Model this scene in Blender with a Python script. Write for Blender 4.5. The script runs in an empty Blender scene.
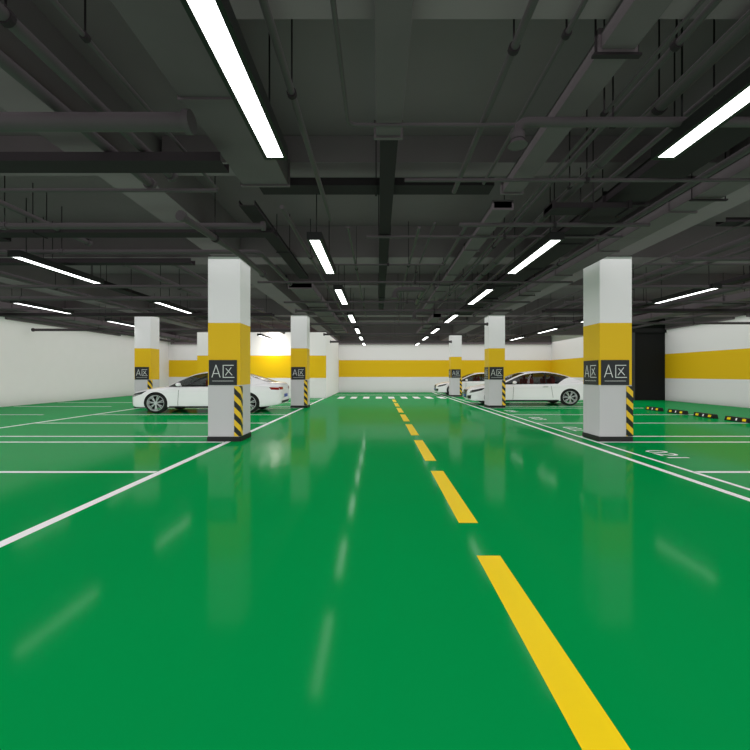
import bpy, bmesh, math, random
from mathutils import Vector, Matrix
from mathutils.bvhtree import BVHTree
random.seed(4)
S = bpy.context.scene
C = S.collection
PI = math.pi
S.view_settings.view_transform = 'Standard'
S.view_settings.look = 'None'

# ------------------------------------------------------------ materials
def mat(name, col, rough=0.5, metal=0.0, spec=0.5, emit=0.0, noise=0.0, nscale=6.0, coat=0.0):
    m = bpy.data.materials.new(name); m.use_nodes = True
    nt = m.node_tree; b = nt.nodes['Principled BSDF']
    b.inputs['Base Color'].default_value = (*col, 1)
    b.inputs['Roughness'].default_value = rough
    b.inputs['Metallic'].default_value = metal
    b.inputs['Specular IOR Level'].default_value = spec
    b.inputs['Coat Weight'].default_value = coat
    if emit:
        b.inputs['Emission Color'].default_value = (*col, 1)
        b.inputs['Emission Strength'].default_value = emit
    if noise:
        tc = nt.nodes.new('ShaderNodeTexCoord'); n = nt.nodes.new('ShaderNodeTexNoise')
        n.inputs['Scale'].default_value = nscale; n.inputs['Detail'].default_value = 4
        r = nt.nodes.new('ShaderNodeValToRGB')
        r.color_ramp.elements[0].position = .3; r.color_ramp.elements[1].position = .7
        r.color_ramp.elements[0].color = (*[c*(1-noise) for c in col], 1)
        r.color_ramp.elements[1].color = (*[min(1, c*(1+noise)) for c in col], 1)
        nt.links.new(tc.outputs['Object'], n.inputs['Vector'])
        nt.links.new(n.outputs['Fac'], r.inputs['Fac'])
        nt.links.new(r.outputs['Color'], b.inputs['Base Color'])
    return m

def floor_mat():
    m = mat('green_epoxy', (.0005, .278, .062), .9, 0, 0, noise=.02, nscale=.5)
    nt = m.node_tree; b = nt.nodes['Principled BSDF']; out = nt.nodes['Material Output']
    g = nt.nodes.new('ShaderNodeBsdfGlossy'); g.inputs['Roughness'].default_value = .10
    f = nt.nodes.new('ShaderNodeFresnel'); f.inputs['IOR'].default_value = 1.35
    k = nt.nodes.new('ShaderNodeMath'); k.operation = 'MULTIPLY'; k.inputs[1].default_value = .38
    mn = nt.nodes.new('ShaderNodeMath'); mn.operation = 'MINIMUM'; mn.inputs[1].default_value = .15
    x = nt.nodes.new('ShaderNodeMixShader')
    nt.links.new(f.outputs[0], k.inputs[0]); nt.links.new(k.outputs[0], mn.inputs[0]); nt.links.new(mn.outputs[0], x.inputs[0])
    nt.links.new(b.outputs[0], x.inputs[1]); nt.links.new(g.outputs[0], x.inputs[2]); nt.links.new(x.outputs[0], out.inputs['Surface'])
    return m
YEL = (.76, .46, .002)
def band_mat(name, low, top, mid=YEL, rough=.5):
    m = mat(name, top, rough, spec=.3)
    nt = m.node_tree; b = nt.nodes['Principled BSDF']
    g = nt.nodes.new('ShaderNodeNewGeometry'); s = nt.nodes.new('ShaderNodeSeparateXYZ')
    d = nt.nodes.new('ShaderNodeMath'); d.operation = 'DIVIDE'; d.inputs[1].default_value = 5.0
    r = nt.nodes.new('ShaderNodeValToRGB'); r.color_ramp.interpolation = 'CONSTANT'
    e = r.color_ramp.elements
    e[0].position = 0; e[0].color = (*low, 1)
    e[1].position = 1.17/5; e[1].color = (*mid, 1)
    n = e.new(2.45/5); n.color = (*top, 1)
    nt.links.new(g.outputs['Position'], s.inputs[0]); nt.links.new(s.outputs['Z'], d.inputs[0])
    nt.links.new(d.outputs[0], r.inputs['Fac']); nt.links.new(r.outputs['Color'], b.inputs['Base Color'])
    return m

def hazard_mat():
    m = mat('hazard_stripes', YEL, .4)
    nt = m.node_tree; b = nt.nodes['Principled BSDF']
    g = nt.nodes.new('ShaderNodeNewGeometry'); s = nt.nodes.new('ShaderNodeSeparateXYZ')
    nt.links.new(g.outputs['Position'], s.inputs[0])
    def M(op, a, bb):
        k = nt.nodes.new('ShaderNodeMath'); k.operation = op
        for i, v in enumerate((a, bb)):
            if v is None: continue
            if isinstance(v, float): k.inputs[i].default_value = v
            else: nt.links.new(v, k.inputs[i])
        return k.outputs[0]
    t = M('ADD', M('ADD', s.outputs['X'], s.outputs['Y']), s.outputs['Z'])
    f = M('FRACT', M('DIVIDE', M('ADD', t, 50.0), .26), None)
    st = M('GREATER_THAN', f, .5)
    mx = nt.nodes.new('ShaderNodeMix'); mx.data_type = 'RGBA'
    mx.inputs['A'].default_value = (.8, .5, .005, 1); mx.inputs['B'].default_value = (.012, .012, .012, 1)
    nt.links.new(st, mx.inputs['Factor']); nt.links.new(mx.outputs['Result'], b.inputs['Base Color'])
    return m

def glass_mat():
    m = mat('car_glass', (.010, .011, .013), .03, 0, .5)
    nt = m.node_tree; b = nt.nodes['Principled BSDF']; out = nt.nodes['Material Output']
    t = nt.nodes.new('ShaderNodeBsdfTransparent'); t.inputs[0].default_value = (.55, .56, .57, 1)
    x = nt.nodes.new('ShaderNodeMixShader'); x.inputs[0].default_value = .45
    nt.links.new(t.outputs[0], x.inputs[1]); nt.links.new(b.outputs[0], x.inputs[2])
    nt.links.new(x.outputs[0], out.inputs['Surface'])
    return m

M = dict(
    floor=floor_mat(),
    white_line=mat('white_paint', (.95, .93, .95), .35, spec=.2),
    yellow_line=mat('yellow_paint', (.95, .67, .002), .35, spec=.2),
    wall=mat('white_wall', (.81, .765, .765), .7, noise=.01, nscale=2, spec=.3),
    band_wall=band_mat('banded_wall', (.76, .72, .735), (.80, .755, .765), rough=.7),
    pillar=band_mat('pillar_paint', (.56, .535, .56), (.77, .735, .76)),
    ceil=mat('ceiling_paint', (.124, .099, .110), .9, noise=.04, nscale=1.5, spec=.08),
    beam=mat('beam_paint', (.152, .121, .135), .9, noise=.04, nscale=1.5, spec=.08),
    pipe=mat('pipe_paint', (.052, .042, .047), .6, noise=.05, nscale=3, spec=.2),
    duct=mat('duct_paint', (.080, .063, .071), .7, noise=.04, nscale=3, spec=.15),
    tray=mat('tray_paint', (.021, .0165, .019), .8, spec=.06),
    black=mat('black_rubber', (.012, .012, .013), .55),
    sign=mat('sign_panel', (.026, .028, .032), .4, spec=.25),
    sign_txt=mat('sign_lettering', (.70, .70, .70), .5),
    hazard=hazard_mat(),
    lamp=mat('lamp_diffuser', (1, 1, 1), .5, emit=4.2),
    housing=mat('lamp_housing', (.010, .010, .010), .5, spec=.2),
    paint=mat('car_paint', (.90, .88, .90), .22, 0, .5, coat=.6),
    tire=mat('tyre_rubber', (.012, .012, .012), .7),
    rim=mat('alloy', (.75, .76, .78), .3, .5),
    chrome=mat('chrome', (.7, .7, .72), .15, 1),
    glass=glass_mat(),
    leather=mat('red_leather', (.65, .05, .03), .5),
    tail=mat('tail_lamp', (.28, .008, .008), .15),
    head=mat('head_lamp', (.06, .065, .07), .1, .3),
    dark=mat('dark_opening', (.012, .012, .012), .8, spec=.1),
    darkg=mat('dark_grey_panel', (.035, .035, .037), .6),
    plate=mat('number_plate', (.03, .08, .4), .4),
)

# ------------------------------------------------------------ helpers
def bx(bm, x0, x1, y0, y1, z0, z1):
    vs = [bm.verts.new((x, y, z)) for x in (x0, x1) for y in (y0, y1) for z in (z0, z1)]
    for f in ((0,1,3,2),(4,6,7,5),(0,4,5,1),(2,3,7,6),(0,2,6,4),(1,5,7,3)):
        bm.faces.new([vs[i] for i in f])
    return bm
def nb(): return bmesh.new()
def fillet(pts, r):
    pts = [Vector(p) for p in pts]
    if len(pts) < 3 or r <= 0: return pts
    out = [pts[0]]
    for i in range(1, len(pts)-1):
        a, b, c = pts[i-1], pts[i], pts[i+1]
        d1 = (a-b).normalized(); d2 = (c-b).normalized()
        p, q = b+d1*r, b+d2*r
        for k in range(7):
            t = k/6
            out.append((1-t)**2*p + 2*t*(1-t)*b + t*t*q)
    out.append(pts[-1]); return out
def tube(bm, pts, r, n=14, fr=0, cap=True):
    pts = fillet(pts, fr); rings = []
    prev = None
    for i, p in enumerate(pts):
        if i == 0: d = pts[1]-p
        elif i == len(pts)-1: d = p-pts[i-1]
        else: d = (pts[i+1]-p).normalized()+(p-pts[i-1]).normalized()
        d.normalize()
        if prev is None:
            up = Vector((0,0,1)) if abs(d.z) < .9 else Vector((1,0,0))
            u = d.cross(up).normalized()
        else:
            u = (prev - d*prev.dot(d)).normalized()
        prev = u; v = d.cross(u)
        rr = r[i] if isinstance(r, (list, tuple)) else r
        rings.append([bm.verts.new(p+(u*math.cos(2*PI*k/n)+v*math.sin(2*PI*k/n))*rr) for k in range(n)])
    for a, b in zip(rings, rings[1:]):
        for k in range(n):
            bm.faces.new((a[k], a[(k+1)%n], b[(k+1)%n], b[k]))
    if cap:
        bm.faces.new(rings[0][::-1]); bm.faces.new(rings[-1])
    return bm
def lathe_y(bm, prof, cx, cz, n=32):      # prof: (y, radius) about an axis along Y
    rings = [[bm.verts.new((cx+r*math.cos(2*PI*k/n), y, cz+r*math.sin(2*PI*k/n))) for k in range(n)] for y, r in prof]
    for a, b in zip(rings, rings[1:]):
        for k in range(n): bm.faces.new((a[k], a[(k+1)%n], b[(k+1)%n], b[k]))
    return bm
def obj(name, bm, m, parent=None, smooth=False, bevel=0, ang=35):
    bmesh.ops.recalc_face_normals(bm, faces=bm.faces)
    me = bpy.data.meshes.new(name); bm.to_mesh(me); bm.free()
    ms = m if isinstance(m, list) else [m]
    for k in ms: me.materials.append(k)
    o = bpy.data.objects.new(name, me); C.objects.link(o)
    if parent: o.parent = parent
    if smooth:
        for p in me.polygons: p.use_smooth = True
        me.set_sharp_from_angle(angle=math.radians(ang))
    if bevel:
        md = o.modifiers.new('bevel', 'BEVEL'); md.width = bevel; md.segments = 2
    return o
def tag(o, label, cat, group=None):
    o['label'] = label; o['category'] = cat
    if group: o['group'] = group
    return o
def thing(name, label, cat, loc=(0,0,0), group=None):
    o = bpy.data.objects.new(name, None); C.objects.link(o); o.location = loc
    return tag(o, label, cat, group)
def struct(name, bm, m, parent=None, **k):
    o = obj(name, bm, m, parent, **k)
    if not parent: o['kind'] = 'structure'
    return o
def dup(root, loc, label=None):
    r = root.copy(); C.objects.link(r); r.location = loc
    if label: r['label'] = label
    for ch in list(root.children):
        c = ch.copy(); C.objects.link(c); c.parent = r
        for g in list(ch.children):
            d = g.copy(); C.objects.link(d); d.parent = c
    return r

# ------------------------------------------------------------ setting
XL, XR, YB, YF = -16.0, 15.3, 30.6, -3.0
ZS = 4.5; ZB = 3.84
fl = struct('floor', bx(nb(), XL-.2, XR+.2, YF, YB+.2, -.15, 0), M['floor'])
struct('ceiling', bx(nb(), XL-.2, XR+.2, YF, YB+.2, ZS, ZS+.15), M['ceil'])
struct('wall_left', bx(nb(), XL-.2, XL, YF, YB+.2, 0, ZS), M['wall'])
struct('wall_right', bx(nb(), XR, XR+.2, YF, YB+.2, 0, ZS), M['band_wall'])
struct('wall_back', bx(nb(), XL, XR+.2, YB, YB+.2, 0, ZS), M['band_wall'])
# stair core: front wall with band, side wall plain
struct('wall_core_front', bx(nb(), -10.4, -3.0, 23.0, 23.15, 0, ZB-.04), M['band_wall'])
struct('wall_core_side', bx(nb(), -3.15, -3.0, 23.15, YB, 0, ZB-.04), M['wall'])
struct('wall_core_left', bx(nb(), -10.4, -10.25, 23.15, YB, 0, ZB-.04), M['wall'])
# passage at right back, its darkness painted as a near-black panel
b = nb(); bx(b, 13.25, 13.45, 21.3, YB, 0, ZS-.01); struct('wall_passage', b, M['band_wall'])
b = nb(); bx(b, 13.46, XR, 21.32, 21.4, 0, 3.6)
d1 = struct('passage_shade_1', b, M['dark'])
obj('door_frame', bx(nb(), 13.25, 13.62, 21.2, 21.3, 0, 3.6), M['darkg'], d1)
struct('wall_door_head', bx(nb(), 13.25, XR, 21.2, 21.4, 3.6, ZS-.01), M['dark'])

# beams
n = 1
def beam(x0, x1, y0, y1, z0, m='beam'):
    global n
    struct('trim_%d' % n, bx(nb(), x0, x1, y0, y1, z0, ZS-.002), M[m]); n += 1
for y in (8.35, 16.55, 24.75):
    beam(XL, XR if y < 24 else 13.2, y+.02, y+.55, ZB)
for x0 in (-10.1, -3.5, 4.6):
    for y0, y1 in ((YF, 8.36), (8.91, 16.56), (17.11, 24.76), (25.31, YB)):
        beam(x0+.04, x0+.62, y0, y1, ZB+.01)
beam(-1.1, 4.62, 2.0, 2.75, ZB+.0)
for y in (5.2, 12.4, 20.6, 28.2):
    for x0, x1 in ((XL, -10.1), (-9.45, -3.5), (-2.84, 4.6), (5.26, XR if y < 20 else 13.2)):
        beam(x0+.03, x1-.03, y, y+.35, 4.15)
for k in range(2):      # beams along the side walls
    beam(XL if k == 0 else XR-.12, XL+.12 if k == 0 else XR, YF, 8.3, 3.75)
    beam(XL if k == 0 else XR-.12, XL+.12 if k == 0 else XR, 8.95, 16.5, 3.75)
    beam(XL if k == 0 else XR-.12, XL+.12 if k == 0 else XR, 17.15, 24.7 if k == 0 else 21.15, 3.75)
beam(XL+.2, 13.2, YB-.15, YB, 3.66)

# floor markings: parts of the floor
def mark(name, x0, x1, y0, y1, m='white_line', z=.002):
    return obj(name, bx(nb(), x0, x1, y0, y1, .0004, z), M[m], fl)
def lane(name, x, w, segs):
    for y0, y1 in segs: mark(name, x-w/2, x+w/2, y0, y1)
lane('aisle_edge_line', -3.10, .11, [(YF+.05, 8.29), (8.98, 16.49), (17.2, 22.9)])
lane('aisle_edge_line', 4.13, .10, [(YF+.05, YB-.3)])
lane('aisle_edge_line', 4.50, .07, [(YF+.05, YB-.3)])
lane('aisle_edge_line', -9.8, .11, [(YF+.05, 16.5), (17.2, 22.9)])
for y in (3.15, 5.71, 8.22, 8.98, 11.4, 13.75, 16.42, 17.25, 19.6, 22.0, 24.6, 25.5, 28):
    if y < 23: mark('bay_line', -9.73, -3.17, y-.045, y+.045)
    mark('bay_line', 4.55, 10.9, y-.045, y+.045)
for y in (5.71, 8.22, 11.4, 13.75, 17.25, 19.6):
    mark('bay_line', XL+.3, -11.5, y-.045, y+.045)
for k in range(-1, 7):
    y = 3.76+2.69*k
    mark('lane_dash', .85-.09, .85+.09, y, y+2.01, 'yellow_line')
for k in range(9):
    x = -2.35+k*.74
    mark('crosswalk_stripe', x, x+.36, 22.8, 24.6)
mark('stop_line', -2.9, 4.0, 26.6, 26.8)
# bay numbers painted at the mouth of the right-hand bays
def digits(txt, cx, cy, h):
    cu = bpy.data.curves.new('t', 'FONT'); cu.body = txt; cu.size = h; cu.extrude = .001; cu.align_x = 'CENTER'; cu.align_y = 'CENTER'
    t = bpy.data.objects.new('t', cu); C.objects.link(t)
    me = bpy.data.meshes.new_from_object(t.evaluated_get(bpy.context.evaluated_depsgraph_get()))
    bpy.data.objects.remove(t)
    me.materials.append(M['white_line'])
    o = bpy.data.objects.new('bay_number', me); C.objects.link(o); o.parent = fl
    o.location = (cx, cy, .002); o.rotation_euler = (0, 0, -PI/2)
for i, y in enumerate((6.95, 10.2, 12.6, 15.1)):
    digits('02%d' % (i+1), 5.0, y, .52)

# ------------------------------------------------------------ pillars
def stroke(bm, a, c, w, z0, z1, xf):
    a = Vector(a); c = Vector(c); d = (c-a).normalized(); nrm = Vector((-d.y, d.x))*w/2
    q = [a+nrm, a-nrm, c-nrm, c+nrm]
    lo = [bm.verts.new(xf(p.x, p.y, z0)) for p in q]; hi = [bm.verts.new(xf(p.x, p.y, z1)) for p in q]
    bm.faces.new(lo); bm.faces.new(hi)
    for k in range(4): bm.faces.new((lo[k], lo[(k+1)%4], hi[(k+1)%4], hi[k]))
def sign(root, xf):
    b = nb(); stroke(b, (-.29, 0), (.29, 0), .52, 0, .012, xf)
    p = obj('sign_panel', b, M['sign'], root)
    b = nb()
    A = [((-.225,-.10),(-.14,.16)),((-.14,.16),(-.055,-.10)),((-.195,-.02),(-.085,-.02)),
         ((.0,.15),(.225,.15)),((.008,.15),(.008,-.10)),((.0,-.10),(.24,-.10)),((.175,.105),(.055,-.055)),((.065,.085),(.195,-.055))]
    for a, c in A: stroke(b, a, c, .015, .0125, .016, xf)
    stroke(b, (-.22,-.175), (.22,-.175), .008, .0125, .015, xf)
    obj('lettering', b, M['sign_txt'], p)
W = .67
def make_pillar(x, y, label, top=ZB):
    r = thing('pillar', label, 'pillar', (x, y, 0), 'square painted pillars')
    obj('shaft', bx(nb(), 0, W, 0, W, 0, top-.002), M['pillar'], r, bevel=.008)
    obj('base_skirting', bx(nb(), -.012, W+.012, -.012, W+.012, 0, .10), M['black'], r)
    sign(r, lambda u, v, d: (W/2-.02+u, -d-.002, 1.43+v))
    sign(r, lambda u, v, d: (-d-.002, W/2-u, 1.43+v))
    b = nb(); bx(b, W-.12, W+.015, -.015, .0, .11, 1.15); bx(b, W, W+.015, 0, .12, .11, 1.15)
    obj('corner_guard', b, M['hazard'], r)
    return r
p0 = make_pillar(-3.53, 8.3, 'large banded pillar on the left side of the aisle, nearest the camera')
for x, y, l in ((4.6, 8.3, 'large banded pillar on the right side of the aisle, nearest the camera'),
                (-3.6, 16.5, 'banded pillar left of the aisle, just right of the long white coupe'),
                (4.57, 16.5, 'banded pillar right of the aisle in front of the coupe with red seats'),
                (4.5, 24.7, 'farthest banded pillar right of the aisle near the crosswalk'),
                (-10.05, 16.5, 'banded pillar far left behind the nose of the long white coupe')):
    dup(p0, (x, y, 0), l)

# ------------------------------------------------------------ lamps
def make_lamp(x, y, label):
    r = thing('strip_lamp', label, 'lamp', (x, y, 3.4), 'linear strip lamps')
    b = nb(); bx(b, -.11, .11, -1.04, 1.04, .02, .11); bx(b, -.11, -.076, -1.04, 1.04, 0, .02); bx(b, .076, .11, -1.04, 1.04, 0, .02)
    bx(b, -.076, .076, -1.04, -1.0, 0, .02); bx(b, -.076, .076, 1.0, 1.04, 0, .02)
    obj('housing', b, M['housing'], r)
    obj('diffuser', bx(nb(), -.075, .075, -.998, .998, .004, .018), M['lamp'], r)
    for s in (-.8, .8): obj('hanging_rod', tube(nb(), [(0, s, .11), (0, s, ZS-3.4)], .008, 6), M['housing'], r)
    return r
rows = [(-.95, (2.7, 6.98, 10.5, 14.6, 18.7, 22.6, 27.0), 'left row above the aisle'),
        (2.66, (2.7, 6.98, 10.5, 14.6, 18.7, 22.6, 27.0), 'right row above the aisle'),
        (-6.2, (3.6, 7.85, 12.2, 21.9), 'row above the left parking bays'),
        (-10.25, (7.85, 12.3, 16.2, 25.5), 'row nearest the left wall'),
        (7.9, (2.7, 6.2, 10.35, 14.5, 18.7, 22.8, 27), 'row above the right parking bays')]
ordn = ['nearest', 'second', 'third', 'fourth', 'fifth', 'sixth', 'seventh']
lp = None
for x, ys, nm in rows:
    for i, y in enumerate(ys):
        l = 'white linear strip lamp, %s from the camera in the %s' % (ordn[i], nm) if i else 'white linear strip lamp, nearest the camera in the %s' % nm
        if lp is None: lp = make_lamp(x, y, l)
        else: dup(lp, (x, y, 3.4), l)

# ------------------------------------------------------------ pipes, ducts, trays
def hangers(root, pts, r):
    a = Vector(pts[0]); c = Vector(pts[-1]); L = (c-a).length; k = max(1, int(L/4.2))
    for i in range(k):
        p = a.lerp(c, (i+.5)/k)
        b = nb(); tube(b, [(p.x, p.y, p.z+r), (p.x, p.y, ZS-.001)], .007, 6)
        d = (c-a).normalized()*.02
        tube(b, [p-d, p+d], r+.012, 12)
        obj('hanger', b, M['tray'], root)
def pipe(pts, r, label, fr=0, m='pipe', couple=True, kind='pipe'):
    b = nb(); tube(b, pts, r, 16, fr)
    root = obj(kind, b, M[m], None, smooth=True); tag(root, label, kind)
    P = [Vector(p) for p in pts]
    lens = [(P[i+1]-P[i]).length for i in range(len(P)-1)]; j = lens.index(max(lens))
    if lens[j] > .8: hangers(root, (P[j], P[j+1]), r)
    if couple and r > .03:
        for q, q2 in ((P[0], P[1]), (P[-1], P[-2])):
            d = (q2-q).normalized()
            obj('collar', tube(nb(), [q-d*.005, q+d*.05], r+.022, 16), M[m], root, smooth=True)
        if lens[j] > 5:
            k = int(lens[j]/3)
            for i in range(1, k):
                q = P[j].lerp(P[j+1], i/k); d = (P[j+1]-P[j]).normalized()*.04
                obj('collar', tube(nb(), [q-d, q+d], r+.012, 16), M[m], root, smooth=True)
    return root
def duct(x0, x1, y0, y1, z0, z1, label, m='duct', kind='air_duct', axis='y'):
    root = obj(kind, bx(nb(), x0, x1, y0, y1, z0, z1), M[m], None, bevel=.006); tag(root, label, kind.replace('_', ' '))
    L = (y1-y0) if axis == 'y' else (x1-x0); k = max(1, int(L/1.6))
    for i in range(k+1):
        t = i/k; b = nb()
        if axis == 'y':
            y = y0+t*(L-.04); bx(b, x0-.02, x1+.02, y, y+.04, z0-.02, z1+.02)
        else:
            x = x0+t*(L-.04); bx(b, x, x+.04, y0-.02, y1+.02, z0-.02, z1+.02)
        obj('flange', b, M[m], root)
    for i in range(max(1, int(L/5))):
        t = (i+.5)/max(1, int(L/5))
        b = nb()
        if axis == 'y':
            for x in (x0-.03, x1+.03): tube(b, [(x, y0+t*L, z0-.03), (x, y0+t*L, ZS-.001)], .007, 6)
            bx(b, x0-.05, x1+.05, y0+t*L-.02, y0+t*L+.02, z0-.04, z0-.022)
        else:
            for y in (y0-.03, y1+.03): tube(b, [(x0+t*L, y, z0-.03), (x0+t*L, y, ZS-.001)], .007, 6)
            bx(b, x0+t*L-.02, x0+t*L+.02, y0-.05, y1+.05, z0-.04, z0-.022)
        obj('hanger', b, M['tray'], root)
    return root
def tray(x0, x1, y0, y1, z, label, axis='x', h=.09):
    b = nb()
    if axis == 'x':
        bx(b, x0, x1, y0, y0+.012, z, z+h); bx(b, x0, x1, y1-.012, y1, z, z+h); bx(b, x0, x1, y0+.012, y1-.012, z, z+.01)
    else:
        bx(b, x0, x0+.012, y0, y1, z, z+h); bx(b, x1-.012, x1, y0, y1, z, z+h); bx(b, x0+.012, x1-.012, y0, y1, z, z+.01)
    root = obj('cable_tray', b, M['tray']); tag(root, label, 'cable tray')
    L = (x1-x0) if axis == 'x' else (y1-y0)
    k = max(1, int(L/4))
    for i in range(k):
        t = (i+.5)/k; b = nb()
        if axis == 'x':
            for y in (y0-.01, y1+.01): tube(b, [(x0+t*L, y, z), (x0+t*L, y, ZS-.001)], .007, 6)
            bx(b, x0+t*L-.015, x0+t*L+.015, y0-.02, y1+.02, z-.012, z-.001)
        else:
            for x in (x0-.01, x1+.01): tube(b, [(x, y0+t*L, z), (x, y0+t*L, ZS-.001)], .007, 6)
            bx(b, x0-.02, x1+.02, y0+t*L-.015, y0+t*L+.015, z-.012, z-.001)
        obj('hanger', b, M['tray'], root)
    return root
# big duct over lamp row at left
duct(-1.72, -1.14, YF+.1, 5.1, 3.80, 4.1, 'broad grey rectangular duct above the nearest left strip lamp')
# left near group
pipe([(-2.42, .5, 3.72), (-2.42, 4.7, 3.72)], .045, 'grey pipe running away at upper left, right one of the near pair')
pipe([(-2.78, .5, 3.72), (-2.78, 4.9, 3.72)], .05, 'grey pipe running away at upper left, left one of the near pair')
pipe([(-2.05, .5, 3.76), (-2.05, 5.1, 3.76)], .018, 'thin pipe running away at upper left beside the broad grey duct')
pipe([(-8.5, 3.43, 3.56), (-1.6, 3.43, 3.56)], .075, 'thick capped grey pipe crossing the upper left, nearest the camera')
tray(-8.5, -1.6, 4.05, 4.3, 3.56, 'dark cable tray crossing at upper left behind the thick capped pipe')
pipe([(-8.5, 4.75, 3.58), (-1.9, 4.75, 3.58)], .022, 'thin pipe crossing at upper left just behind the dark cable tray')
tray(-1.55, 1.5, 5.15, 5.42, 3.83, 'dark cable tray crossing above the middle of the aisle', h=.1)
pipe([(-9.5, 6.0, 3.62), (-1.7, 6.0, 3.62)], .045, 'grey pipe crossing the left bays, first behind the cable tray')
tray(-9.5, -1.7, 6.5, 6.75, 3.7, 'dark cable tray crossing the left bays before the nearest left pillar')
pipe([(-9.5, 7.4, 3.66), (-2.2, 7.4, 3.66), (-2.2, 10.0, 3.66)], .04, 'grey pipe crossing just before the left pillar and turning down the hall', fr=.15)
pipe([(-2.62, 5.3, 3.50), (-2.35, 6.9, 3.44), (-2.35, 8.2, 3.44)], .05, 'short slanting grey pipe near the top of the nearest left pillar', fr=.1)
tray(-9.5, -3.7, 7.9, 8.1, 3.6, 'narrow dark cable tray crossing the left bays at the nearest left pillar')
pipe([(-5.2, .8, 3.76), (-5.2, 7.2, 3.76)], .04, 'pipe running away at far upper left outside the left beam')
tray(-6.9, -6.6, .8, 7.2, 3.78, 'dark cable tray running away at far upper left', axis='y', h=.07)
# centre
duct(-.02, .22, .6, 3.9, 3.70, 3.83, 'plain grey duct in the middle of the ceiling, nearest the camera')
tray(.02, .20, 3.95, 15.0, 3.74, 'narrow dark cable tray running down the middle of the ceiling', axis='y', h=.07)
pipe([(-.70, .6, 3.68), (-.70, 5.9, 3.68)], .028, 'slim pipe running away between the left strip lamps and middle duct', couple=True)
pipe([(-.27, .6, 3.64), (-.27, 3.6, 3.64), (4.5, 3.6, 3.64)], .018, 'thin pipe turning right across the upper middle of the ceiling', fr=.1)
pipe([(.96, .6, 3.70), (.96, 5.05, 3.70)], .028, 'slim pipe running away to the right of the middle duct', couple=True)
pipe([(-.2, 6.65, 3.68), (4.4, 6.65, 3.68)], .022, 'thin pipe crossing the aisle ceiling before the nearest pillars')
pipe([(-.45, 6.0, 3.60), (-.45, 15.5, 3.60)], .02, 'thin long pipe down the hall left of the middle tray')
pipe([(.62, 6.0, 3.60), (.62, 14.5, 3.60)], .022, 'thin long pipe down the hall right of the middle tray')
pipe([(-1.35, 5.6, 3.74), (-1.35, 20, 3.74)], .03, 'slim long pipe down the hall just left of the left lamp row')
tray(-1.95, -1.72, 5.6, 9.9, 3.76, 'short dark cable tray down the hall behind the broad grey duct', axis='y', h=.07)
pipe([(.4, 9.6, 3.22), (.4, 9.6, 3.43), (1.1, 9.6, 3.43), (1.1, 11.5, 3.43)], .06, 'bent thick pipe with open mouth above the distant aisle', fr=.16)
pipe([(1.1, 12.1, 3.05), (1.1, 12.1, 3.3), (2.3, 12.1, 3.3)], .06, 'bent thick pipe with open mouth deeper above the distant aisle', fr=.16)
pipe([(-.9, 7.9, 3.56), (1.3, 7.9, 3.56)], .016, 'shortest thin pipe crossing the aisle ceiling near the second lamps')
# right group
duct(1.58, 1.82, .6, 5.1, 3.70, 3.83, 'rectangular duct running away right of the aisle ceiling, with flanges')
ep = pipe([(1.18, 3.38, 3.38), (1.18, 3.38, 3.53), (4.5, 3.38, 3.53)], .038, 'bent pipe with downward mouth at upper right', fr=.10)
obj('bell_mouth', tube(nb(), [(1.18, 3.38, 3.33), (1.18, 3.38, 3.39)], [.08, .045], 18), M['pipe'], ep, smooth=True)
pipe([(2.46, .6, 3.74), (2.46, 12.2, 3.74)], .055, 'thick long pipe running away above the right strip lamps')
pipe([(2.14, .6, 3.76), (2.14, 14.2, 3.76)], .025, 'slim long pipe left of the thick long pipe above the right lamps')
pipe([(2.78, .6, 3.74), (2.78, 13.2, 3.74)], .025, 'slim long pipe right of the thick long pipe above the right lamps')
pipe([(1.98, .6, 3.68), (1.98, 12.2, 3.68)], .015, 'thinnest long pipe just right of the flanged rectangular duct')
pipe([(2.3, .6, 3.64), (2.3, 9.0, 3.64)], .012, 'thinnest wire-like conduit under the long pipes at upper right')
pipe([(1.32, .6, 3.78), (1.32, 5.0, 3.78)], .018, 'thin pipe running away just left of the flanged rectangular duct')
duct(3.05, 3.6, 2.0, 15.5, 3.70, 3.83, 'broad dark flat duct running away beside the right beam', m='tray')
pipe([(3.85, 1, 3.74), (3.85, 16, 3.74)], .04, 'medium long pipe between the broad dark duct and square duct')
duct(4.05, 4.42, 2.0, 14.5, 3.66, 3.83, 'square duct hugging the left side of the right beam')
pipe([(.3, 4.5, 3.58), (4.4, 4.5, 3.58)], .02, 'thin pipe crossing the ceiling just behind the bent pipe at right')
pipe([(1.2, 5.9, 3.60), (4.0, 5.9, 3.60)], .03, 'medium pipe crossing the right half of the aisle ceiling')
duct(2.2, 3.2, 5.05, 5.3, 3.5, 3.57, 'short flat duct crossing between the right ceiling pipes', axis='x', m='tray')
duct(1.62, 1.88, 5.6, 15, 3.72, 3.82, 'long shallow duct above the right half of the aisle behind the short flat duct')
pipe([(1.38, 6.2, 3.72), (1.38, 15, 3.72)], .028, 'medium long pipe right of the bent open-mouthed pipes')
pipe([(.88, 6.2, 3.74), (.88, 18, 3.74)], .018, 'thin long pipe down the hall straight above the yellow lane dashes')
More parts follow.
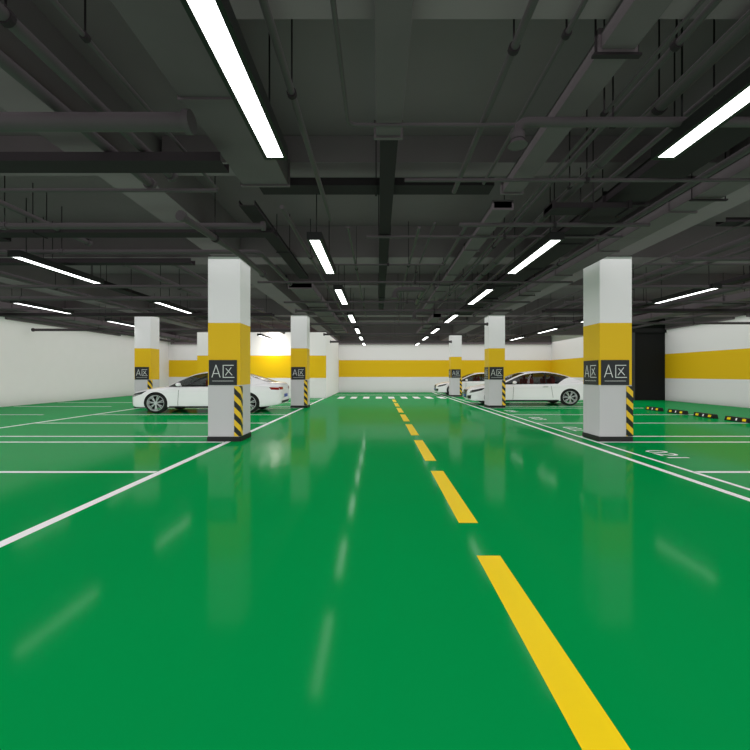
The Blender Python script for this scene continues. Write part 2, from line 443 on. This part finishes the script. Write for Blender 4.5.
# right bays
pipe([(6.2, 3, 3.66), (6.2, 28, 3.66)], .06, 'thick pipe running away above the right bays, nearest the aisle')
pipe([(6.7, 3, 3.66), (6.7, 28, 3.66)], .035, 'slim pipe running away beside the thick pipe over the right bays')
pipe([(5.7, 3, 3.74), (5.7, 28, 3.74)], .022, 'thin pipe running away along the bay side of the right beam')
tray(8.6, 8.9, 3, 28, 3.64, 'dark cable tray running away over the middle of the right bays', axis='y')
pipe([(9.6, 3, 3.7), (9.6, 28, 3.7)], .07, 'thick pipe running away over the far side of the right bays')
duct(10.6, 11.2, 4, 20.5, 3.58, 3.78, 'wide duct running away near the right wall')
pipe([(12.4, 5, 3.65), (12.4, 20.5, 3.65)], .05, 'pipe running away between the wide duct and the right wall')
pipe([(5.4, 7.3, 3.50), (14.9, 7.3, 3.50)], .04, 'pipe crossing the right bays before the nearest right pillar')
pipe([(5.4, 9.4, 3.45), (14.9, 9.4, 3.45)], .04, 'pipe crossing the right bays behind the nearest right pillar')
tray(5.4, 14.9, 12.9, 13.2, 3.42, 'dark cable tray crossing the right bays halfway down the hall')
pipe([(5.4, 15.9, 3.42), (14.9, 15.9, 3.42)], .05, 'pipe crossing the right bays above the white coupe with red seats')
pipe([(5.4, 11.6, 3.48), (14.9, 11.6, 3.48)], .03, 'slim pipe crossing the right bays in front of the dark cross tray')
pipe([(5.4, 8.1, 3.62), (14.9, 8.1, 3.62)], .022, 'slim pipe crossing the right bays level with the nearest right pillar')
tray(5.4, 14.9, 6.2, 6.4, 3.76, 'dark cable tray crossing the right bays nearest the camera', h=.07)
# left bays
pipe([(-4.3, 8.3, 3.72), (-4.3, 22.5, 3.72)], .045, 'pipe running away over the left bays, nearest the aisle')
pipe([(-5.3, 8.3, 3.72), (-5.3, 22.5, 3.72)], .06, 'thick pipe running away over the left bays, second from the aisle')
tray(-7.6, -7.25, 8.3, 22.5, 3.79, 'dark cable tray running away over the left bays', axis='y')
pipe([(-8.6, 8.3, 3.7), (-8.6, 22.5, 3.7)], .05, 'pipe running away over the left bays, farthest from the aisle')
duct(-13.2, -12.5, 5, 28, 3.62, 3.8, 'wide duct running away near the left wall')
pipe([(-14.3, 4, 3.66), (-14.3, 28, 3.66)], .07, 'thick pipe running away closest to the left wall')
pipe([(-15.8, 9.7, 3.52), (-3.7, 9.7, 3.52)], .04, 'pipe crossing the left bays right behind the nearest left pillar')
pipe([(-15.8, 10.9, 3.46), (-3.7, 10.9, 3.46)], .055, 'thick pipe crossing the left bays in front of the long white coupe')
tray(-15.8, -3.7, 14.0, 14.3, 3.45, 'dark cable tray crossing above the long white coupe')
pipe([(-15.8, 12.9, 3.5), (-3.7, 12.9, 3.5)], .03, 'slim pipe crossing the left bays just before the distant cross tray')
pipe([(-15.8, 18.3, 3.42), (-3.7, 18.3, 3.42)], .06, 'pipe crossing the left bays behind the far left pillar')
# cross pipes deeper down the aisle
for y, z, r, l in ((9.15, 3.50, .025, 'first'), (11.7, 3.5, .03, 'second'), (13.3, 3.5, .04, 'third'), (16.2, 3.42, .045, 'fourth'), (20.2, 3.4, .05, 'fifth'), (24.2, 3.35, .06, 'sixth')):
    pipe([(-2.75 if y < 23 else -2.9, y, z), (4.45, y, z)], r, 'pipe crossing the aisle ceiling, %s one behind the nearest pillars' % l)
duct(-2.3, -1.7, 10.3, 22.0, 3.62, 3.78, 'flat duct running down the hall along the left side of the aisle')
duct(2.1, 2.4, 15.2, 22.0, 3.55, 3.7, 'flat duct running down the hall on the right of the aisle, far part')

# ------------------------------------------------------------ wheel stops
ws = None
for i, y in enumerate((11.75, 12.95, 14.15, 15.35, 17.9)):
    l = 'black rubber wheel stop with yellow patches, %s along the right bays' % ('nearest the camera' if i == 0 else ordn[i]+' from the camera')
    if ws is None:
        ws = thing('wheel_stop', l, 'wheel stop', (10.6, y, 0), 'rubber wheel stops')
        b = nb(); v = [(-.09, 0), (-.055, .13), (.055, .13), (.09, 0)]
        lo = [b.verts.new((p[0], -.40, p[1])) for p in v]; hi = [b.verts.new((p[0], .40, p[1])) for p in v]
        b.faces.new(lo); b.faces.new(hi)
        for k in range(4): b.faces.new((lo[k], lo[(k+1)%4], hi[(k+1)%4], hi[k]))
        obj('bar', b, M['black'], ws, bevel=.01)
        for s, mm in ((-.25, 'yellow_line'), (0, 'white_line'), (.25, 'yellow_line')):
            b = nb(); h = .06 if s else .025
            q = [b.verts.new(p) for p in ((-.086, s-h, .035), (-.086, s+h, .035), (-.066, s+h, .105), (-.066, s-h, .105))]
            b.faces.new(q)
            obj('reflector', b, M[mm], ws)
    else: dup(ws, (10.6, y, 0), l)

# ------------------------------------------------------------ car
def evalmesh(o):
    dg = bpy.context.evaluated_depsgraph_get(); dg.update()
    return bpy.data.meshes.new_from_object(o.evaluated_get(dg))
def build_car(label):
    root = thing('car', label, 'car', (0, 0, 0), 'parked white cars')
    OX = -2.31
    st = [ # x, halfw, ztop, zshoulder, zbottom
        (0, .46, .60, .52, .34), (.06, .66, .67, .60, .22), (.20, .80, .735, .66, .17), (.48, .875, .80, .725, .16), (.85, .905, .86, .79, .16),
        (1.2, .915, .905, .83, .16), (1.5, .92, .90, .86, .16), (2.0, .92, .89, .87, .16), (2.6, .92, .89, .875, .16), (3.2, .92, .90, .89, .16),
        (3.6, .925, .95, .915, .16), (3.9, .915, 1.00, .93, .18), (4.2, .885, 1.025, .935, .21), (4.46, .835, 1.03, .925, .25), (4.58, .77, .985, .86, .28), (4.63, .64, .88, .78, .36)]
    b = nb(); rings = []
    for x, w, zt, zs, zb in st:
        H = [(0, zt), (.5*w, zt-.006), (.80*w, zt-.3*(zt-zs)), (.935*w, zs), (.975*w, zs-.07*(zs-zb)), (w, zs-.22*(zs-zb)), (.992*w, zs-.45*(zs-zb)), (1.0*w, zs-.70*(zs-zb)), (.98*w, zs-.92*(zs-zb)), (.88*w, zb), (.4*w, zb)]
        full = H + [(0, zb)] + [(-p[0], p[1]) for p in reversed(H[1:])]
        rings.append([b.verts.new((x+OX, p[0], p[1])) for p in full])
    nn = len(rings[0])
    for a, c in zip(rings, rings[1:]):
        for k in range(nn): b.faces.new((a[k], a[(k+1)%nn], c[(k+1)%nn], c[k]))
    b.faces.new(rings[0][::-1]); b.faces.new(rings[-1])
    body = obj('body', b, M['paint'], root)
    md = body.modifiers.new('s', 'SUBSURF'); md.levels = 2; md.render_levels = 2
    FX, RX, RAD = .90+OX, 3.66+OX, .365
    cuts = []
    for x in (FX, RX):
        for s in (-1, 1):
            c = nb(); tube(c, [(x, s*.60, .34), (x, s*1.1, .34)], RAD, 40)
            co = obj('cut', c, M['dark']); cuts.append(co)
            mb = body.modifiers.new('b', 'BOOLEAN'); mb.operation = 'DIFFERENCE'; mb.object = co; mb.solver = 'EXACT'
    me = evalmesh(body)
    body.modifiers.clear(); body.data = me
    for c in cuts: bpy.data.objects.remove(c)
    me.materials.clear(); me.materials.append(M['paint']); me.materials.append(M['dark'])
    for p in me.polygons:
        c = p.center; idx = 0
        for x in (FX, RX):
            if math.hypot(c.x-x, c.z-.34) < RAD+.004 and abs(c.y) < .925 and (abs(abs(c.y)-.6) < .004 or (math.hypot(c.x-x, c.z-.34) > RAD-.02 and p.normal.dot(Vector((x-c.x, 0, .34-c.z))) > .9*RAD)): idx = 1
        if 1.42+OX < c.x < 3.85+OX and abs(c.y) < .74 and p.normal.z > .6 and c.z > .8: idx = 1
        if c.z < .2: idx = 1
        p.material_index = idx; p.use_smooth = True
    me.set_sharp_from_angle(angle=math.radians(40))
    bmt = nb(); bmt.from_mesh(me); bvh = BVHTree.FromBMesh(bmt); bmt.free()
    def patch(name, quad, m, side=None, front=None, off=.005, nu=8, nv=4, parent=None):
        b = nb(); g = []
        for i in range(nu+1):
            row = []
            for j in range(nv+1):
                u, v = i/nu, j/nv
                p = [(1-v)*((1-u)*quad[0][k]+u*quad[1][k]) + v*((1-u)*quad[3][k]+u*quad[2][k]) for k in (0, 1)]
                if side is not None: o = Vector((p[0]+OX, side*2, p[1])); d = Vector((0, -side, 0))
                else: o = Vector((front*4, p[0], p[1])); d = Vector((-front, 0, 0))
                h = bvh.ray_cast(o, d)
                q = h[0]-d*off if h[0] is not None else None
                row.append(b.verts.new(q) if q is not None else None)
            g.append(row)
        for i in range(nu):
            for j in range(nv):
                q = [g[i][j], g[i+1][j], g[i+1][j+1], g[i][j+1]]
                if all(q): b.faces.new(q)
        return obj(name, b, m, parent or root, smooth=True)
    cs = [(1.14, .885, .76, .70, .86), (1.45, 1.06, .80, .67, .865), (1.8, 1.235, .815, .63, .87), (2.10, 1.345, .82, .605, .875), (2.5, 1.405, .825, .60, .88),
          (2.9, 1.405, .825, .60, .885), (3.25, 1.355, .82, .595, .89), (3.6, 1.26, .81, .59, .905), (3.95, 1.14, .775, .60, .94), (4.25, 1.03, .72, .62, .97)]
    def col(c):
        x, zt, bw, rw, zb = c
        H = [(bw, zb), (rw*1.06+.03, max(zb+.004, zt-.06)), (rw*.95, max(zb+.006, zt-.02)), (rw*.5, zt), (0, zt+.008)]
        return [(x+OX, -p[0], p[1]) for p in H] + [(x+OX, p[0], p[1]) for p in reversed(H[:-1])]
    def cat(a, b_, c, d, t): return tuple(.5*(2*b_[k]+(c[k]-a[k])*t+(2*a[k]-5*b_[k]+4*c[k]-d[k])*t*t+(3*b_[k]-a[k]-3*c[k]+d[k])*t**3) for k in range(5))
    fine = []
    for i in range(len(cs)-1):
        a = cs[max(0, i-1)]; d = cs[min(len(cs)-1, i+2)]
        for k in range(3): fine.append(cat(a, cs[i], cs[i+1], d, k/3))
    fine.append(cs[-1])
    cols = [col(c) for c in fine]
    def sub(name, sel, m):
        b = nb(); vm = {}
        def V(i, j):
            if (i, j) not in vm: vm[(i, j)] = b.verts.new(cols[i][j])
            return vm[(i, j)]
        for i in range(len(cols)-1):
            for j in range(8):
                if sel(i, j): b.faces.new((V(i, j), V(i+1, j), V(i+1, j+1), V(i, j+1)))
        return obj(name, b, m, root, smooth=True)
    top = (2, 3, 4, 5)
    sub('roof', lambda i, j: (j in top and 9 <= i < 18) or j in (1, 6) or (j in (0, 7) and i >= 22), M['paint'])
    sub('windshield', lambda i, j: j in top and i < 9, M['glass'])
    sub('rear_window', lambda i, j: j in top and i >= 18, M['glass'])
    sub('side_window', lambda i, j: j == 0 and i < 22, M['glass'])
    sub('side_window', lambda i, j: j == 7 and i < 22, M['glass'])
    for s in (-1, 1):
        jj = (0, 1) if s < 0 else (8, 7)
        b = nb()
        A = [Vector(cols[i][jj[0]]) for i in range(18, 23)]; B = [Vector(cols[i][jj[1]]) for i in range(18, 23)]
        lo = []; hi = []
        for k, (p, q) in enumerate(zip(A, B)):
            t = k/4
            o = Vector((0, s*.006, .003))
            lo.append(b.verts.new(p+o)); hi.append(b.verts.new(p.lerp(q, max(.02, t))+o))
        for k in range(4): b.faces.new((lo[k], lo[k+1], hi[k+1], hi[k]))
        obj('rear_quarter', b, M['paint'], root, smooth=True)
        b = nb(); y0, y1 = s*.831, s*.672
        q = [b.verts.new((2.80+OX, y0, .89)), b.verts.new((2.86+OX, y0, .89)), b.verts.new((2.83+OX, y1, 1.34)), b.verts.new((2.78+OX, y1, 1.34))]
        b.faces.new(q); obj('door_pillar', b, M['black'], root)
        b = nb(); pts = [(fine[i][0]+OX, s*(fine[i][2]+.004), fine[i][4]+.006) for i in range(1, 19)]
        tube(b, pts, .008, 6); obj('window_trim', b, M['chrome'], root)
        patch('door_seam', [(1.60, .84), (1.612, .84), (1.58, .25), (1.568, .25)], M['darkg'], side=s, nu=1, nv=8, off=.003)
        patch('door_seam', [(2.95, .87), (2.962, .87), (3.04, .33), (3.028, .33)], M['darkg'], side=s, nu=1, nv=8, off=.003)
        patch('side_crease', [(1.2, .70), (3.3, .745), (3.3, .737), (1.2, .692)], M['rim'], side=s, nu=16, nv=1, off=.003)
        patch('side_sill', [(1.30, .24), (3.26, .24), (3.26, .19), (1.30, .19)], M['black'], side=s, nu=8, nv=2, off=.004)
        patch('headlight', [(.035, .61), (.60, .745), (.46, .635), (.045, .505)], M['head'], side=s, nu=12, nv=4)
        patch('headlight_strip', [(.05, .545), (.44, .655), (.43, .643), (.052, .527)], M['chrome'], side=s, nu=10, nv=1, off=.009)
        patch('tail_light', [(4.30, .86), (4.60, .85), (4.61, .765), (4.36, .78)], M['tail'], side=s, nu=8, nv=4)
        patch('tail_light', [(s*.38, .86), (s*.72, .87), (s*.72, .78), (s*.40, .77)], M['tail'], front=1, nu=8, nv=4)
        hb = nb(); hit = bvh.ray_cast(Vector((2.7+OX, s*2, .74)), Vector((0, -s, 0)))[0]
        tube(hb, [(2.66+OX, hit.y, .77), (2.69+OX, hit.y+s*.03, .772), (2.83+OX, hit.y+s*.03, .775), (2.86+OX, hit.y, .775)], .011, 8)
        obj('door_handle', hb, M['chrome'], root, smooth=True)
        b = nb()
        bmesh.ops.create_icosphere(b, subdivisions=3, radius=1, matrix=Matrix.Translation((1.62+OX, s*.98, .955)) @ Matrix.Diagonal((.07, .105, .065, 1)))
        tube(b, [(1.62+OX, s*.79, .90), (1.62+OX, s*.92, .93)], .022, 8)
        obj('wing_mirror', b, M['paint'], root, smooth=True)
        for x in (2.35, 3.15):
            b = nb(); bx(b, x+OX-.06, x+OX+.08, s*.38-.23, s*.38+.23, .86, 1.10); bx(b, x+OX, x+OX+.07, s*.38-.12, s*.38+.12, 1.10, 1.22)
            obj('car_seat', b, M['leather'], root, bevel=.03)
        for x in (FX, RX):
            yo = s*.90; yi = s*.67
            b = nb(); e = s
            lathe_y(b, [(yo-e*.02, .255), (yo, .262), (yo, .30), (yo-e*.03, .335), (yo-e*.10, .34), (yi+e*.03, .335), (yi, .30), (yi, .235), (yo-e*.02, .255)], x, .34)
            wh = obj('wheel', b, M['tire'], root, smooth=True)
            b = nb(); lathe_y(b, [(yo+e*.004, .263), (yo+e*.010, .256), (yo-e*.015, .24), (yo-e*.09, .23)], x, .34)
            for k in range(7):
                a = 2*PI*k/7+.3
                for da in (-.13, .13):
                    p0 = Vector((x+.04*math.cos(a), yo-e*.02, .34+.04*math.sin(a)))
                    p1 = Vector((x+.25*math.cos(a+da), yo-e*.006, .34+.25*math.sin(a+da)))
                    tube(b, [p0, p1], [.012, .015], 6)
            tube(b, [(x, yo-e*.06, .34), (x, yo-e*.004, .34)], .055, 16)
            obj('rim', b, M['rim'], wh, smooth=True)
            b = nb(); tube(b, [(x, yo-e*.13, .34), (x, yo-e*.10, .34)], .17, 24)
            obj('brake_disc', b, M['darkg'], wh)
    patch('grille', [(-.36, .64), (.36, .64), (.26, .29), (-.26, .29)], M['black'], front=-1, nu=8, nv=8, off=.006)
    for k in range(5):
        z = .345+k*.06; w = .25+.08*(z-.3)/.335
        patch('grille_bar', [(-w, z+.005), (w, z+.005), (w, z-.003), (-w, z-.003)], M['chrome'], front=-1, nu=8, nv=1, off=.012)
    for s in (-1, 1): patch('air_intake', [(s*.42, .40), (s*.70, .43), (s*.68, .28), (s*.42, .27)], M['black'], front=-1, off=.006)
    patch('number_plate', [(-.2, .44), (.2, .44), (.2, .35), (-.2, .35)], M['plate'], front=-1, off=.018)
    b = nb()
    hit = bvh.ray_cast(Vector((-4, 0, .57)), Vector((1, 0, 0)))[0]
    for k in range(4):
        cy = (k-1.5)*.055
        pts = [Vector((hit.x-.02, cy+.036*math.cos(2*PI*i/20), .57+.036*math.sin(2*PI*i/20))) for i in range(21)]
        tube(b, pts, .005, 6, cap=False)
    obj('emblem', b, M['chrome'], root, smooth=True)
    patch('number_plate', [(-.24, .62), (.24, .62), (.24, .51), (-.24, .51)], M['plate'], front=1, off=.008)
    patch('rear_bumper_insert', [(-.55, .40), (.55, .40), (.5, .32), (-.5, .32)], M['black'], front=1, off=.006)
    return root
car = build_car('long white coupe parked at left behind the nearest left pillar')
car.location = (-6.22, 15.13, 0); car.scale = (1.18, 1.07, 1.08)
for loc, sc, l in (((6.82, 18.55, 0), (1.21, 1.06, 1.08), 'white coupe with red seats between the two nearest right pillars'),
                   ((6.5, 26.7, 0), (1.17, 1.04, 1.06), 'farthest white coupe behind the farthest right pillar')):
    dup(car, loc, l).scale = sc

# ------------------------------------------------------------ lights, world, camera
def area(name, loc, sx, sy, rot, power, glossy=False, col=(1, 1, 1)):
    L = bpy.data.lights.new(name, 'AREA'); L.shape = 'RECTANGLE'; L.size = sx; L.size_y = sy; L.energy = power; L.color = col
    o = bpy.data.objects.new(name, L); C.objects.link(o); o.location = loc; o.rotation_euler = rot
    o.visible_glossy = glossy
    return o
area('hall_fill', (-.3, 13.8, 3.82), 30.8, 33.2, (0, 0, 0), 3300)  # added even fill from ceiling height, not one of the hall's fittings
area('ceiling_fill', (-.3, 13.8, .03), 30.8, 33.2, (PI, 0, 0), 1250)  # added upward fill that brightens ceiling and walls, no real source
area('core_wall_fill', (-6.0, 22.1, 3.3), .3, 1.8, (math.radians(35), 0, 0), 45, col=(1, .95, .84))  # added beside the strip lamp to strengthen the warm glow on the wall
w = bpy.data.worlds.new('w'); S.world = w; w.use_nodes = True
w.node_tree.nodes['Background'].inputs[0].default_value = (1, .95, .98, 1)
w.node_tree.nodes['Background'].inputs[1].default_value = 1.0
cam = bpy.data.cameras.new('camera'); co = bpy.data.objects.new('camera', cam); C.objects.link(co)
cam.lens = 36*400/750; cam.sensor_width = 36
co.location = (0, 0, 1.4); co.rotation_euler = (PI/2, 0, 0)
cam.shift_x = -3/750; cam.shift_y = -1/750
cam.clip_start = .05
S.camera = co
